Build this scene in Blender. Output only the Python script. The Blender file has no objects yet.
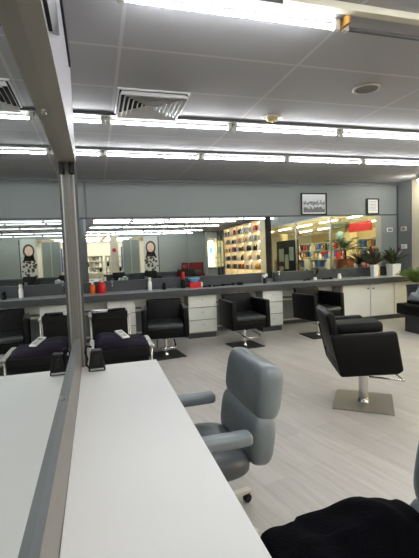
import bpy, bmesh, math, random
from mathutils import Vector, Matrix, Euler
random.seed(7)
S = bpy.context.scene
COL = S.collection

# ---------------------------------------------------------------- camera
PITCH, YAW, ROLL, FPX = 0.0697, 0.2771, 0.0364, 396.44
CAM = Vector((0.1576, 0.0, 1.6))
cd = bpy.data.cameras.new('camera'); cam = bpy.data.objects.new('camera', cd); COL.objects.link(cam)
cd.sensor_fit = 'VERTICAL'; cd.sensor_height = 36.0; cd.lens = 36.0 * FPX / 558.0
cd.clip_start = 0.01; cd.clip_end = 100
fw = Vector((math.sin(YAW)*math.cos(PITCH), math.cos(YAW)*math.cos(PITCH), -math.sin(PITCH)))
rt = Vector((math.cos(YAW), -math.sin(YAW), 0)); up = rt.cross(fw)
R_ = rt*math.cos(ROLL) - up*math.sin(ROLL); U_ = rt*math.sin(ROLL) + up*math.cos(ROLL)
cam.matrix_world = Matrix(((R_.x, U_.x, -fw.x, CAM.x), (R_.y, U_.y, -fw.y, CAM.y), (R_.z, U_.z, -fw.z, CAM.z), (0, 0, 0, 1)))
S.camera = cam

# ---------------------------------------------------------------- world, exposure
w = bpy.data.worlds.new('world'); S.world = w; w.use_nodes = True
w.node_tree.nodes['Background'].inputs[0].default_value = (0.75, 0.8, 0.85, 1)
w.node_tree.nodes['Background'].inputs[1].default_value = 0.03
TUBE = 38.0         # strength of the salon's fluorescent tubes
WARM = 175.0         # strength of the shop tubes across the mall
vs = S.view_settings
vs.view_transform = 'Standard'; vs.look = 'None'; vs.gamma = 1.0; vs.use_curve_mapping = False
vs.exposure = 0.72
S.cycles.caustics_reflective = False; S.cycles.caustics_refractive = False
S.cycles.max_bounces = 14; S.cycles.glossy_bounces = 8; S.cycles.transparent_max_bounces = 12
S.cycles.sample_clamp_indirect = 4.0

D = 7.6; CEIL = 2.985; XR = 6.84; YB = -6.8; ZC = 0.922; ZT = 0.8

# ---------------------------------------------------------------- materials
def lin(c):
    return tuple((v/12.92 if v <= .04045 else ((v+.055)/1.055)**2.4) for v in c)
def mat(name, rgb, rough=.5, metal=0, spec=.5, emit=0, coat=0, noise=None, bump=None):
    """rgb 0..255 sRGB; noise=(scale, amount) tone variation; bump=(scale, strength)"""
    m = bpy.data.materials.new(name); m.use_nodes = True
    nt = m.node_tree; b = nt.nodes['Principled BSDF']
    c = lin([v/255 for v in rgb]) + (1,)
    b.inputs['Base Color'].default_value = c
    b.inputs['Roughness'].default_value = rough; b.inputs['Metallic'].default_value = metal
    b.inputs['Specular IOR Level'].default_value = spec
    b.inputs['Coat Weight'].default_value = coat
    if emit:
        b.inputs['Emission Color'].default_value = c; b.inputs['Emission Strength'].default_value = emit
    if noise or bump:
        tc = nt.nodes.new('ShaderNodeTexCoord')
    if noise:
        n = nt.nodes.new('ShaderNodeTexNoise'); n.inputs['Scale'].default_value = noise[0]; n.inputs['Detail'].default_value = 4
        nt.links.new(tc.outputs['Object'], n.inputs['Vector'])
        r = nt.nodes.new('ShaderNodeMapRange'); r.inputs[3].default_value = 1-noise[1]; r.inputs[4].default_value = 1+noise[1]
        nt.links.new(n.outputs['Fac'], r.inputs[0])
        mx = nt.nodes.new('ShaderNodeVectorMath'); mx.operation = 'SCALE'; mx.inputs[0].default_value = c[:3]
        nt.links.new(r.outputs[0], mx.inputs['Scale']); nt.links.new(mx.outputs[0], b.inputs['Base Color'])
    if bump:
        n = nt.nodes.new('ShaderNodeTexNoise'); n.inputs['Scale'].default_value = bump[0]; n.inputs['Detail'].default_value = 3
        nt.links.new(tc.outputs['Object'], n.inputs['Vector'])
        bp = nt.nodes.new('ShaderNodeBump'); bp.inputs['Strength'].default_value = bump[1]; bp.inputs['Distance'].default_value = .01
        nt.links.new(n.outputs['Fac'], bp.inputs['Height']); nt.links.new(bp.outputs[0], b.inputs['Normal'])
    return m
def glass_mat(name, tint, refl=.06):
    m = bpy.data.materials.new(name); m.use_nodes = True; nt = m.node_tree; nt.nodes.clear()
    o = nt.nodes.new('ShaderNodeOutputMaterial'); t = nt.nodes.new('ShaderNodeBsdfTransparent'); g = nt.nodes.new('ShaderNodeBsdfGlossy')
    t.inputs[0].default_value = lin([v/255 for v in tint]) + (1,); g.inputs['Roughness'].default_value = .02
    x = nt.nodes.new('ShaderNodeMixShader'); x.inputs[0].default_value = refl
    nt.links.new(t.outputs[0], x.inputs[1]); nt.links.new(g.outputs[0], x.inputs[2]); nt.links.new(x.outputs[0], o.inputs[0])
    return m

M = {}
M['wall'] = mat('grey_wall_panel', (118, 123, 122), .55, noise=(1.2, .03))
M['trim_dark'] = mat('dark_grey_trim', (66, 70, 73), .5)
M['cornice'] = mat('grey_cornice', (92, 96, 98), .6)
M['white_lam'] = mat('white_laminate', (240, 239, 236), .35, noise=(3, .015))
M['cab'] = mat('cream_white_laminate', (220, 221, 213), .45)
M['carc_shade'] = mat('gap_shade_carcass', (150, 150, 145), .6)  # shade of the gaps between fronts put into the carcass grey
M['cab_gap'] = mat('shadow_gap', (60, 60, 60), .7)
M['counter_top'] = mat('grey_laminate_top', (176, 181, 183), .25, noise=(40, .05))
M['fascia'] = mat('dark_grey_laminate', (56, 58, 61), .45)
M['upstand'] = mat('charcoal_laminate', (50, 54, 59), .45)
M['black'] = mat('black_leatherette', (4, 4, 5), .5, spec=.18, bump=(60, .08))
M['black_plastic'] = mat('black_plastic', (8, 8, 9), .45, spec=.25)
M['seat_sheen'] = mat('black_seat_sheen', (34, 37, 39), .32, spec=.5, bump=(50, .1))  # black seat lightened in colour to stand in for its shine
M['chrome'] = mat('chrome', (205, 205, 203), .16, metal=1)
M['steel'] = mat('brushed_steel', (205, 202, 196), .42, metal=1, noise=(8, .08))
M['alu'] = mat('brushed_aluminium', (150, 151, 151), .35, metal=1)
M['frame_grey'] = mat('grey_mirror_frame', (176, 171, 161), .42, spec=.5)
M['frame_warm'] = mat('warm_grey_mirror_frame', (116, 112, 107), .45)
M['mirror'] = mat('mirror_silver', (222, 228, 226), .0, metal=1)
M['grey_leather'] = mat('blue_grey_leatherette', (122, 131, 136), .30, spec=.6, coat=.25, bump=(14, .35), noise=(3, .06))
M['grey_leather2'] = mat('dark_grey_leatherette', (86, 90, 93), .35, bump=(14, .25), noise=(3, .06))
M['towel'] = mat('navy_black_terry', (7, 7, 13), .95, spec=.1, noise=(60, .35), bump=(160, .8))
M['towel2'] = mat('aubergine_black_terry', (46, 42, 54), .95, spec=.1, noise=(60, .3), bump=(160, .8))
for k_ in ('towel', 'towel2'):
    M[k_].node_tree.nodes['Principled BSDF'].inputs['Sheen Weight'].default_value = 0
M['white'] = mat('white_plastic', (232, 232, 228), .4)
M['offwhite'] = mat('off_white', (208, 206, 196), .5)
M['cream'] = mat('cream_paint', (212, 202, 180), .6)
M['cream_shop'] = mat('warm_cream_paint', (242, 222, 172), .6)
M['red'] = mat('red_plastic', (196, 26, 34), .35)
M['darkred'] = mat('dark_red_fabric', (120, 22, 34), .7)
M['orange'] = mat('orange_plastic', (222, 92, 24), .35)
M['amber'] = mat('amber_clip', (186, 136, 60), .5)
M['blue'] = mat('light_blue_plastic', (120, 178, 222), .4)
M['cobalt'] = mat('cobalt_print', (44, 86, 170), .5)
M['clear'] = glass_mat('clear_glass', (236, 240, 240), .12)
M['pane'] = glass_mat('window_glass', (240, 246, 244), .03)
M['green_pane'] = glass_mat('green_tinted_glass', (176, 196, 186), .15)
M['pot'] = mat('white_ceramic', (226, 226, 222), .3)
M['soil'] = mat('soil', (46, 34, 26), .95)
M['leaf_red'] = mat('dark_red_leaf', (58, 34, 28), .45, noise=(12, .35))
M['leaf_dark'] = mat('dark_green_leaf', (58, 78, 46), .45, noise=(12, .3))
M['leaf'] = mat('fern_leaf', (128, 152, 82), .5, noise=(10, .3))
M['palm'] = mat('palm_leaf', (58, 92, 48), .5, noise=(10, .25))
M['basket'] = mat('brick_red_basket', (138, 70, 44), .8, bump=(60, .6))
M['tube'] = mat('lit_fluorescent_tube', (246, 249, 252), .4, emit=TUBE)
M['warm_tube'] = mat('lit_warm_tube', (255, 236, 200), .4, emit=WARM)
M['dead_tube'] = mat('unlit_fluorescent_tube', (92, 92, 90), .4)
M['batten'] = mat('cream_batten', (212, 206, 186), .5)
M['shield_batten'] = mat('dark_shield_batten', (84, 84, 82), .6)
M['grey_batten'] = mat('pale_grey_batten', (190, 190, 188), .5)
M['vent'] = mat('white_vent_metal', (226, 226, 224), .4)
M['vent_shade'] = mat('vent_duct_shade', (22, 22, 23), .9)
M['dark_post'] = mat('dark_brown_post', (30, 27, 24), .7, spec=.2)
M['skin'] = mat('printed_skin', (232, 200, 180), .6)
M['hair'] = mat('printed_hair', (92, 66, 48), .6)
M['paper'] = mat('printed_paper', (208, 210, 204), .6)
M['silver_film'] = mat('grey_plastic_cape', (122, 128, 134), .2, spec=.7, bump=(16, .7), noise=(9, .3))
M['glow'] = mat('lit_display_panel', (255, 232, 168), .4, emit=3.0)
M['screen'] = mat('lit_blue_screen', (120, 190, 220), .4, emit=1.0)
M['green_panel'] = mat('grey_green_panel', (128, 138, 130), .5)
M['globe'] = mat('pale_blue_globe', (176, 214, 220), .3)

def ceiling_mat():
    m = bpy.data.materials.new('ceiling_tiles'); m.use_nodes = True; nt = m.node_tree; b = nt.nodes['Principled BSDF']
    tc = nt.nodes.new('ShaderNodeTexCoord'); sp = nt.nodes.new('ShaderNodeSeparateXYZ'); nt.links.new(tc.outputs['Object'], sp.inputs[0])
    def line(axis, off, pitch, half):
        a = nt.nodes.new('ShaderNodeMath'); a.operation = 'SUBTRACT'; a.inputs[1].default_value = off - pitch*20
        nt.links.new(sp.outputs[axis], a.inputs[0])
        d = nt.nodes.new('ShaderNodeMath'); d.operation = 'MODULO'; d.inputs[1].default_value = pitch; nt.links.new(a.outputs[0], d.inputs[0])
        e = nt.nodes.new('ShaderNodeMath'); e.operation = 'SUBTRACT'; e.inputs[1].default_value = pitch/2; nt.links.new(d.outputs[0], e.inputs[0])
        f = nt.nodes.new('ShaderNodeMath'); f.operation = 'ABSOLUTE'; nt.links.new(e.outputs[0], f.inputs[0])
        g = nt.nodes.new('ShaderNodeMath'); g.operation = 'GREATER_THAN'; g.inputs[1].default_value = pitch/2-half; nt.links.new(f.outputs[0], g.inputs[0])
        return g
    a, c = line('X', .39, 1.32, .012), line('Y', 2.80, .66, .012)
    mx = nt.nodes.new('ShaderNodeMath'); mx.operation = 'MAXIMUM'; nt.links.new(a.outputs[0], mx.inputs[0]); nt.links.new(c.outputs[0], mx.inputs[1])
    n = nt.nodes.new('ShaderNodeTexNoise'); n.inputs['Scale'].default_value = 1.5; nt.links.new(tc.outputs['Object'], n.inputs['Vector'])
    rp = nt.nodes.new('ShaderNodeMapRange'); rp.inputs[3].default_value = .95; rp.inputs[4].default_value = 1.05; nt.links.new(n.outputs['Fac'], rp.inputs[0])
    sc = nt.nodes.new('ShaderNodeVectorMath'); sc.operation = 'SCALE'; sc.inputs[0].default_value = lin((.65, .648, .658)); nt.links.new(rp.outputs[0], sc.inputs['Scale'])
    mc = nt.nodes.new('ShaderNodeMix'); mc.data_type = 'RGBA'; nt.links.new(mx.outputs[0], mc.inputs['Factor']); nt.links.new(sc.outputs[0], mc.inputs['A'])
    mc.inputs['B'].default_value = lin((.73, .73, .73)) + (1,)
    nt.links.new(mc.outputs['Result'], b.inputs['Base Color']); b.inputs['Roughness'].default_value = .8
    return m
M['ceiling'] = ceiling_mat()
def floor_mat():
    m = bpy.data.materials.new('ash_vinyl_planks'); m.use_nodes = True; nt = m.node_tree; b = nt.nodes['Principled BSDF']
    tc = nt.nodes.new('ShaderNodeTexCoord'); mp = nt.nodes.new('ShaderNodeMapping'); mp.inputs['Rotation'].default_value = (0, 0, math.radians(-90-14))
    nt.links.new(tc.outputs['Object'], mp.inputs[0])
    br = nt.nodes.new('ShaderNodeTexBrick'); br.offset = .37; br.inputs['Scale'].default_value = 1
    br.inputs['Brick Width'].default_value = 1.25; br.inputs['Row Height'].default_value = .19; br.inputs['Mortar Size'].default_value = .0012
    br.inputs['Color1'].default_value = lin((.775, .755, .73)) + (1,); br.inputs['Color2'].default_value = lin((.73, .71, .685)) + (1,); br.inputs['Mortar'].default_value = lin((.64, .62, .595)) + (1,)
    nt.links.new(mp.outputs[0], br.inputs['Vector'])
    m2 = nt.nodes.new('ShaderNodeMapping'); m2.inputs['Scale'].default_value = (1.2, 14, 1); nt.links.new(mp.outputs[0], m2.inputs[0])
    n = nt.nodes.new('ShaderNodeTexNoise'); n.inputs['Scale'].default_value = 1.6; n.inputs['Detail'].default_value = 6; n.inputs['Roughness'].default_value = .6
    nt.links.new(m2.outputs[0], n.inputs['Vector'])
    rp = nt.nodes.new('ShaderNodeMapRange'); rp.inputs[1].default_value = .3; rp.inputs[2].default_value = .7; rp.inputs[3].default_value = .86; rp.inputs[4].default_value = 1.1
    nt.links.new(n.outputs['Fac'], rp.inputs[0])
    sc = nt.nodes.new('ShaderNodeVectorMath'); sc.operation = 'SCALE'; nt.links.new(br.outputs['Color'], sc.inputs[0]); nt.links.new(rp.outputs[0], sc.inputs['Scale'])
    nt.links.new(sc.outputs[0], b.inputs['Base Color']); b.inputs['Roughness'].default_value = .42
    return m
M['floor'] = floor_mat()
def picture_mat():
    m = bpy.data.materials.new('old_black_and_white_print'); m.use_nodes = True; nt = m.node_tree; b = nt.nodes['Principled BSDF']
    tc = nt.nodes.new('ShaderNodeTexCoord'); sp = nt.nodes.new('ShaderNodeSeparateXYZ'); nt.links.new(tc.outputs['Object'], sp.inputs[0])
    n = nt.nodes.new('ShaderNodeTexNoise'); n.inputs['Scale'].default_value = 16; n.inputs['Detail'].default_value = 5; nt.links.new(tc.outputs['Object'], n.inputs['Vector'])
    k = nt.nodes.new('ShaderNodeMath'); k.operation = 'MULTIPLY_ADD'; k.inputs[1].default_value = .22; nt.links.new(n.outputs['Fac'], k.inputs[0]); nt.links.new(sp.outputs['Z'], k.inputs[2])
    r = nt.nodes.new('ShaderNodeValToRGB'); e = r.color_ramp; e.elements[0].position = 0; e.elements[0].color = (.10, .11, .12, 1); e.elements[1].position = 1; e.elements[1].color = (.55, .58, .62, 1)
    for p, v in ((.28, .07), (.36, .42), (.45, .5), (.5, .10), (.6, .14), (.66, .5)):
        q = e.elements.new(p); q.color = (v, v*1.02, v*1.05, 1)
    mr = nt.nodes.new('ShaderNodeMapRange'); mr.inputs[1].default_value = -.10; mr.inputs[2].default_value = .32; nt.links.new(k.outputs[0], mr.inputs[0])
    nt.links.new(mr.outputs[0], r.inputs[0]); nt.links.new(r.outputs[0], b.inputs['Base Color']); b.inputs['Roughness'].default_value = .3
    return m
M['print'] = picture_mat()

# ---------------------------------------------------------------- mesh builder
class MB:
    def __init__(s): s.bm = bmesh.new()
    def box(s, lo, hi, rot=None, bev=0, seg=3, about=None):
        lo, hi = Vector(lo), Vector(hi); c = (lo+hi)/2; d = hi-lo
        r = bmesh.ops.create_cube(s.bm, size=1); vs_ = r['verts']
        for v in vs_: v.co = Vector((v.co.x*d.x, v.co.y*d.y, v.co.z*d.z))
        if bev:
            es = list({e for v in vs_ for e in v.link_edges})
            q = bmesh.ops.bevel(s.bm, geom=es, offset=bev, segments=seg, profile=.5, affect='EDGES')
            vs_ = list({v for f in q['faces'] for v in f.verts} | {v for v in vs_ if v.is_valid})
        mt = (rot.to_matrix() if isinstance(rot, Euler) else rot) if rot else Matrix.Identity(3)
        a = Vector(about) if about else c
        for v in vs_: v.co = mt @ (v.co + c - a) + a
        return s
    def cyl(s, p0, p1, r0, r1=None, n=16, caps=True):
        p0, p1 = Vector(p0), Vector(p1); r1 = r0 if r1 is None else r1
        z = (p1-p0).normalized(); x = z.orthogonal().normalized(); y = z.cross(x)
        A = []; B = []
        for i in range(n):
            a = 2*math.pi*i/n; d = x*math.cos(a)+y*math.sin(a)
            A.append(s.bm.verts.new(p0+d*r0)); B.append(s.bm.verts.new(p1+d*r1))
        for i in range(n):
            j = (i+1) % n; s.bm.faces.new((A[i], A[j], B[j], B[i]))
        if caps: s.bm.faces.new(A[::-1]); s.bm.faces.new(B)
        return s
    def tube(s, pts, r, n=8, rs=None):
        pts = [Vector(p) for p in pts]; rings = []
        for i, p in enumerate(pts):
            t = (pts[min(i+1, len(pts)-1)]-pts[max(i-1, 0)]).normalized()
            x = t.cross(Vector((0, 0, 1)));  x = x.normalized() if x.length > 1e-3 else Vector((1, 0, 0)); y = t.cross(x)
            q = rs[i] if rs else r
            rings.append([s.bm.verts.new(p+(x*math.cos(2*math.pi*k/n)+y*math.sin(2*math.pi*k/n))*q) for k in range(n)])
        for a, b in zip(rings, rings[1:]):
            for k in range(n): s.bm.faces.new((a[k], a[(k+1) % n], b[(k+1) % n], b[k]))
        s.bm.faces.new(rings[0][::-1]); s.bm.faces.new(rings[-1]); return s
    def lathe(s, prof, c=(0, 0, 0), n=16):
        c = Vector(c); rings = []
        for r, z in prof:
            rings.append([s.bm.verts.new(c+Vector((max(r, 1e-4)*math.cos(2*math.pi*k/n), max(r, 1e-4)*math.sin(2*math.pi*k/n), z))) for k in range(n)])
        for a, b in zip(rings, rings[1:]):
            for k in range(n): s.bm.faces.new((a[k], a[(k+1) % n], b[(k+1) % n], b[k]))
        s.bm.faces.new(rings[0][::-1]); s.bm.faces.new(rings[-1]); return s
    def prism(s, poly, y0, y1, bev=0, seg=3, plane='xz'):
        def P(a, b, t): return Vector((a, t, b)) if plane == 'xz' else (Vector((a, b, t)) if plane == 'xy' else Vector((t, a, b)))
        A = [s.bm.verts.new(P(a, b, y0)) for a, b in poly]; B = [s.bm.verts.new(P(a, b, y1)) for a, b in poly]
        n = len(poly); fs = [s.bm.faces.new(A[::-1]), s.bm.faces.new(B)]
        for i in range(n): fs.append(s.bm.faces.new((A[i], A[(i+1) % n], B[(i+1) % n], B[i])))
        bmesh.ops.recalc_face_normals(s.bm, faces=fs)
        if bev:
            es = list({e for v in A+B for e in v.link_edges})
            bmesh.ops.bevel(s.bm, geom=es, offset=bev, segments=seg, profile=.5, affect='EDGES')
        return s
    def roll(s, c, size, rot=None, n1=3.0, p=6.0, sag=0, m=26, k=32):
        """plump cushion, width along local y, superellipse section in x-z, ends rounded"""
        c = Vector(c); mt = rot.to_matrix() if rot else Matrix.Identity(3); rings = []
        for i in range(m+1):
            u = -math.cos(math.pi*i/m); u = max(-.9995, min(.9995, u)); sc = (1-abs(u)**p)**(1/2.2)
            ring = []
            for j in range(k):
                a = 2*math.pi*j/k; ca, sa = math.cos(a), math.sin(a)
                x = math.copysign(abs(ca)**(2/n1), ca)*size[0]/2; z = math.copysign(abs(sa)**(2/n1), sa)*size[2]/2
                f = .45+.55*sc if abs(u) > .98 else 1
                ring.append(s.bm.verts.new(c+mt @ Vector((x*max(sc, .02)+sag*(u*u), u*size[1]/2, z*(.12+.88*sc) if sc > .03 else z*.1))))
            rings.append(ring)
        for a, b in zip(rings, rings[1:]):
            for j in range(k): s.bm.faces.new((a[j], a[(j+1) % k], b[(j+1) % k], b[j]))
        s.bm.faces.new(rings[0][::-1]); s.bm.faces.new(rings[-1]); return s
    def grid(s, nu, nv, fn):
        V = [[s.bm.verts.new(fn(i/nu, j/nv)) for j in range(nv+1)] for i in range(nu+1)]
        for i in range(nu):
            for j in range(nv): s.bm.faces.new((V[i][j], V[i+1][j], V[i+1][j+1], V[i][j+1]))
        return s
    def blade(s, pts, wd, nrm=(0, 0, 1)):
        """leaf strip along pts with widths"""
        L = []; 
        for i, p in enumerate(pts):
            p = Vector(p); t = (Vector(pts[min(i+1, len(pts)-1)])-Vector(pts[max(i-1, 0)])).normalized()
            sd = t.cross(Vector(nrm)); sd = sd.normalized() if sd.length > 1e-3 else Vector((1, 0, 0)); n_ = sd.cross(t)
            L.append((s.bm.verts.new(p-sd*wd[i]+n_*wd[i]*.35), s.bm.verts.new(p), s.bm.verts.new(p+sd*wd[i]+n_*wd[i]*.35)))
        for a, b in zip(L, L[1:]):
            s.bm.faces.new((a[0], a[1], b[1], b[0])); s.bm.faces.new((a[1], a[2], b[2], b[1]))
        return s
    def build(s, name, m, parent=None, smooth=False, mods=(), loc=None, autosmooth=None):
        bmesh.ops.recalc_face_normals(s.bm, faces=s.bm.faces)
        me = bpy.data.meshes.new(name)
        if loc is not None:
            for v in s.bm.verts: v.co -= Vector(loc)
        if smooth:
            for f in s.bm.faces: f.smooth = True
        if autosmooth:
            for f in s.bm.faces: f.smooth = True
            for e in s.bm.edges:
                if len(e.link_faces) == 2 and e.calc_face_angle(0) > math.radians(autosmooth): e.smooth = False
        s.bm.to_mesh(me); s.bm.free(); me.materials.append(m)
        o = bpy.data.objects.new(name, me); COL.objects.link(o)
        if parent: o.parent = parent
        if loc is not None: o.location = loc
        for k, v in mods:
            md = o.modifiers.new(k.lower(), k)
            for a, b in v.items(): setattr(md, a, b)
        return o

def tag(o, label, cat, group=None, kind=None):
    o['label'] = label; o['category'] = cat
    if group: o['group'] = group
    if kind: o['kind'] = kind
    return o
def thing(name, label, cat, loc=(0, 0, 0), rz=0, group=None):
    o = bpy.data.objects.new(name, None); COL.objects.link(o); o.location = loc; o.rotation_euler = (0, 0, rz); o.empty_display_size = .1
    return tag(o, label, cat, group)
def struct(name, mb, m, **k):
    o = mb.build(name, m, **k); o['kind'] = 'structure'; return o
def dup(o, loc=None, rz=None, label=None, parent=None):
    c = o.copy(); COL.objects.link(c)
    if parent: c.parent = parent
    if loc is not None: c.location = loc
    if rz is not None: c.rotation_euler = (0, 0, rz)
    if label: c['label'] = label
    for ch in list(o.children): dup(ch, parent=c)
    return c
def box(lo, hi, **k): return MB().box(lo, hi, **k)

# ================================================================ SETTING
struct('floor', box((-2.6, -14.5, -.1), (18.2, D+.15, 0)), M['floor'])
struct('ceiling', box((-2.6, YB, CEIL), (XR, D+.15, CEIL+.1)), M['ceiling'])
struct('wall_back', box((-2.6, D, 0), (XR+.1, D+.15, CEIL)), M['wall'])
struct('wall_west', box((-2.7, -14.5, 0), (-2.6, D+.15, CEIL)), M['wall'])
struct('wall_right', MB().box((XR, 7.137, 0), (XR+.1, D, CEIL)).box((XR, YB, 0), (XR+.1, .60, CEIL)).box((XR, .60, 2.6), (XR+.1, 7.137, CEIL)), M['wall'])
# partition that carries the long mirror on the left: low panel under the mirror, bulkhead over it
struct('wall_left', MB().box((-.30, -3.0, 0), (-.012, 2.99, 2.985)).box((-.10, -3.0, 0), (0, 2.96, ZT+.2)), M['wall'])
struct('trim_1', box((-.30, -3.0, 2.2525), (.06, 2.957, CEIL-.001)), mat('pale_bulkhead', (160, 160, 169), .5))
struct('trim_2', box((.0605, -1.0, 2.79), (.072, 2.72, 2.835)), M['black_plastic'])
# back wall trims
struct('trim_3', box((-2.6, D-.018, 2.268), (XR-.001, D, 2.292)), M['trim_dark'])
struct('trim_4', box((XR-.02, D-.03, 1.0), (XR-.001, D-.001, 2.93)), M['trim_dark'])
struct('trim_5', box((-2.6, D-.03, 2.935), (XR-.002, D-.001, CEIL-.001)), M['cornice'])
struct('trim_6', box((.02, D-.012, 2.292), (.05, D-.001, 2.935)), M['cornice'])
struct('baseboard_back', box((-2.6, D-.02, 0), (XR-.001, D-.001, .12)), M['trim_dark'])
# shop front on the right, cream jamb and glazing
struct('trim_7', MB().box((XR-.03, 6.86, 0), (XR+.12, 7.137, CEIL-.002)), M['cream'])
for i, (a, b) in enumerate(((.60, 2.70), (2.70, 4.80), (4.80, 6.86))):
    f = MB()
    f.box((XR+.02, a, 0), (XR+.07, a+.03, 2.6)).box((XR+.02, b-.03, 0), (XR+.07, b, 2.6)).box((XR+.02, a, 2.56), (XR+.07, b, 2.6)).box((XR+.02, a, 0), (XR+.07, b, .05))
    wo = struct('window_%d' % (i+1), f, M['alu'])
    box((XR+.04, a+.03, .05), (XR+.05, b-.03, 2.56)).build('pane', M['pane'], wo)
# far end of the salon behind the camera
struct('wall_rear', MB().box((3.94, YB-.12, 0), (XR, YB, CEIL)).box((1.75, YB-.12, 2.8), (3.94, YB, CEIL)), mat('grey_green_wall', (164, 170, 163), .55))
struct('door_1', MB().box((3.90, YB-.14, 0), (3.96, YB+.02, 2.8)), M['trim_dark'])
struct('trim_8', MB().box((1.34, YB-.2, 0), (1.74, YB+.1, CEIL-.002)), M['cream'])
struct('trim_9', MB().box((-1.9, YB-.2, 0), (-1.5, YB+.1, CEIL-.002)), M['cream'])
# mall and shops beyond
struct('wall_mall_far', box((17.6, -14.5, 0), (17.8, D+.15, 3.2)), M['cream_shop'])
struct('wall_mall_south', box((-2.6, -14.6, 0), (18, -14.5, 3.2)), M['white_lam'])
struct('wall_mall_north', box((XR+.1, D, 0), (18, D+.15, 3.2)), M['cream_shop'])
struct('ceiling_mall', MB().box((XR+.1, YB, CEIL+.02), (18, D, CEIL+.12)).box((-2.6, -14.5, CEIL+.02), (18, YB, CEIL+.12)), mat('mall_ceiling_paint', (240, 226, 190), .8))
struct('trim_10', box((9.3, -14.4, 2.8), (9.5, D-.01, CEIL+.018)), M['cream_shop'])

# ================================================================ LONG MIRROR ON THE LEFT
mr = thing('wall_mirror', 'long grey-framed wall mirror along the left side above the white counter', 'mirror', (0, 0, ZT))
box((-.010, -2.98, ZT+.19), (0, 2.93, 2.26)).build('mirror_glass', M['mirror'], mr, loc=(0, 0, ZT)).location = (0, 0, 0)
def at(mb, name, m, par, base, **k):
    o = mb.build(name, m, par, loc=base, **k); o.location = (0, 0, 0); return o
B = (0, 0, ZT)
at(MB().box((0, -2.98, ZT+.001), (.020, 2.955, ZT+.2125), bev=.002), 'bottom_rail', M['frame_warm'], mr, B)
at(box((-.012, -2.98, ZT+.2125), (.0205, 2.955, ZT+.2165)), 'ledge_strip', mat('dull_grey_ledge', (112, 115, 117), .45), mr, B)
at(box((0, -2.98, 2.246), (.06, 2.957, 2.2525)), 'top_rail', M['frame_grey'], mr, B)
pm_ = MB().box((-.03, 2.935, ZT+.001), (.018, 2.985, 2.2525), bev=.004).box((.018, 2.955, ZT+.001), (.034, 2.985, 2.2525), bev=.003)
at(pm_, 'end_post', mat('dark_grey_post', (112, 111, 107), .4), mr, B)
at(box((.034, 2.955, ZT+.001), (.044, 2.98, 2.23), bev=.002), 'edge_strip', M['alu'], mr, B)
at(box((.044, 2.962, ZT+.001), (.060, 2.985, 2.23), bev=.002), 'side_strip', M['trim_dark'], mr, B)
at(MB().box((.0, 1.62, 2.135), (.008, 1.65, 2.152), bev=.002), 'mirror_clip', M['chrome'], mr, B)
at(MB().box((.0, 1.68, ZT+.216), (.010, 1.70, ZT+.234), bev=.002), 'mirror_clip', M['chrome'], mr, B)
at(MB().box((.02, 2.90, 2.17), (.05, 2.95, 2.24)), 'post_bracket', M['black_plastic'], mr, B)
# bracket hanging on the bulkhead near the camera
bl_ = (.061, 1.3, 2.27)
br = thing('curtain_bracket', 'black bracket with white edge on the bulkhead above the left mirror', 'bracket', bl_)
at(MB().prism([(.7, 2.268), (1.30, 2.268), (1.66, 2.44), (1.56, 2.52), (1.1, 2.42), (.7, 2.42)], .061, .072, plane='yz'), 'bracket_plate', M['black_plastic'], br, bl_)
at(MB().prism([(.7, 2.42), (1.1, 2.42), (1.56, 2.52), (1.66, 2.44), (1.70, 2.46), (1.62, 2.60), (.7, 2.52)], .061, .066, plane='yz'), 'bracket_edge', M['white'], br, bl_)

# white counter under the mirror
wc = thing('white_counter', 'white laminate counter below the long left mirror', 'counter', (.28, 0, 0))
at(box((.021, -2.9, ZT-.035), (.556, 2.957, ZT), bev=.002), 'counter_top', M['white_lam'], wc, (.28, 0, 0))
for y in (-2.8, -.9, 1.0, 2.9):
    at(box((.021, y, 0), (.45, y+.035, ZT-.035)), 'support_panel', M['white_lam'], wc, (.28, 0, 0))

# ================================================================ BACK COUNTER, CABINETS, MIRRORS
YF = 6.93
bc = thing('styling_counter', 'long dark grey styling counter running along the back wall', 'counter', (2, 7.25, ZC))
bb = (2, 7.25, ZC)
at(box((-2.55, YF+.012, ZC-.03), (XR-.002, D-.002, ZC), bev=.002), 'counter_top', M['counter_top'], bc, bb)
at(box((-2.55, YF, ZC-.11), (XR-.002, YF+.03, ZC-.0005), bev=.003), 'front_fascia', M['fascia'], bc, bb)
at(box((-2.55, D-.10, ZC+.001), (3.40, D-.04, 1.118), bev=.003), 'upstand', M['upstand'], bc, bb)
at(box((3.69, D-.10, ZC+.001), (6.70, D-.04, 1.118), bev=.003), 'upstand', M['upstand'], bc, bb)
struct('trim_11', box((-2.59, 7.40, .62), (4.97, 7.46, ZC-.115)), M['cab'])
for i, (a, b) in enumerate(((-2.5, .29), (.79, 1.72), (2.28, 3.19), (3.63, 4.97))):
    f = MB(); f.box((a, 7.22, .56), (b, 7.25, .60)); f.tube([(a, 7.2, .17), (b, 7.2, .17)], .018)
    struct('trim_%d' % (12+i), f, M['frame_grey'])

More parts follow.
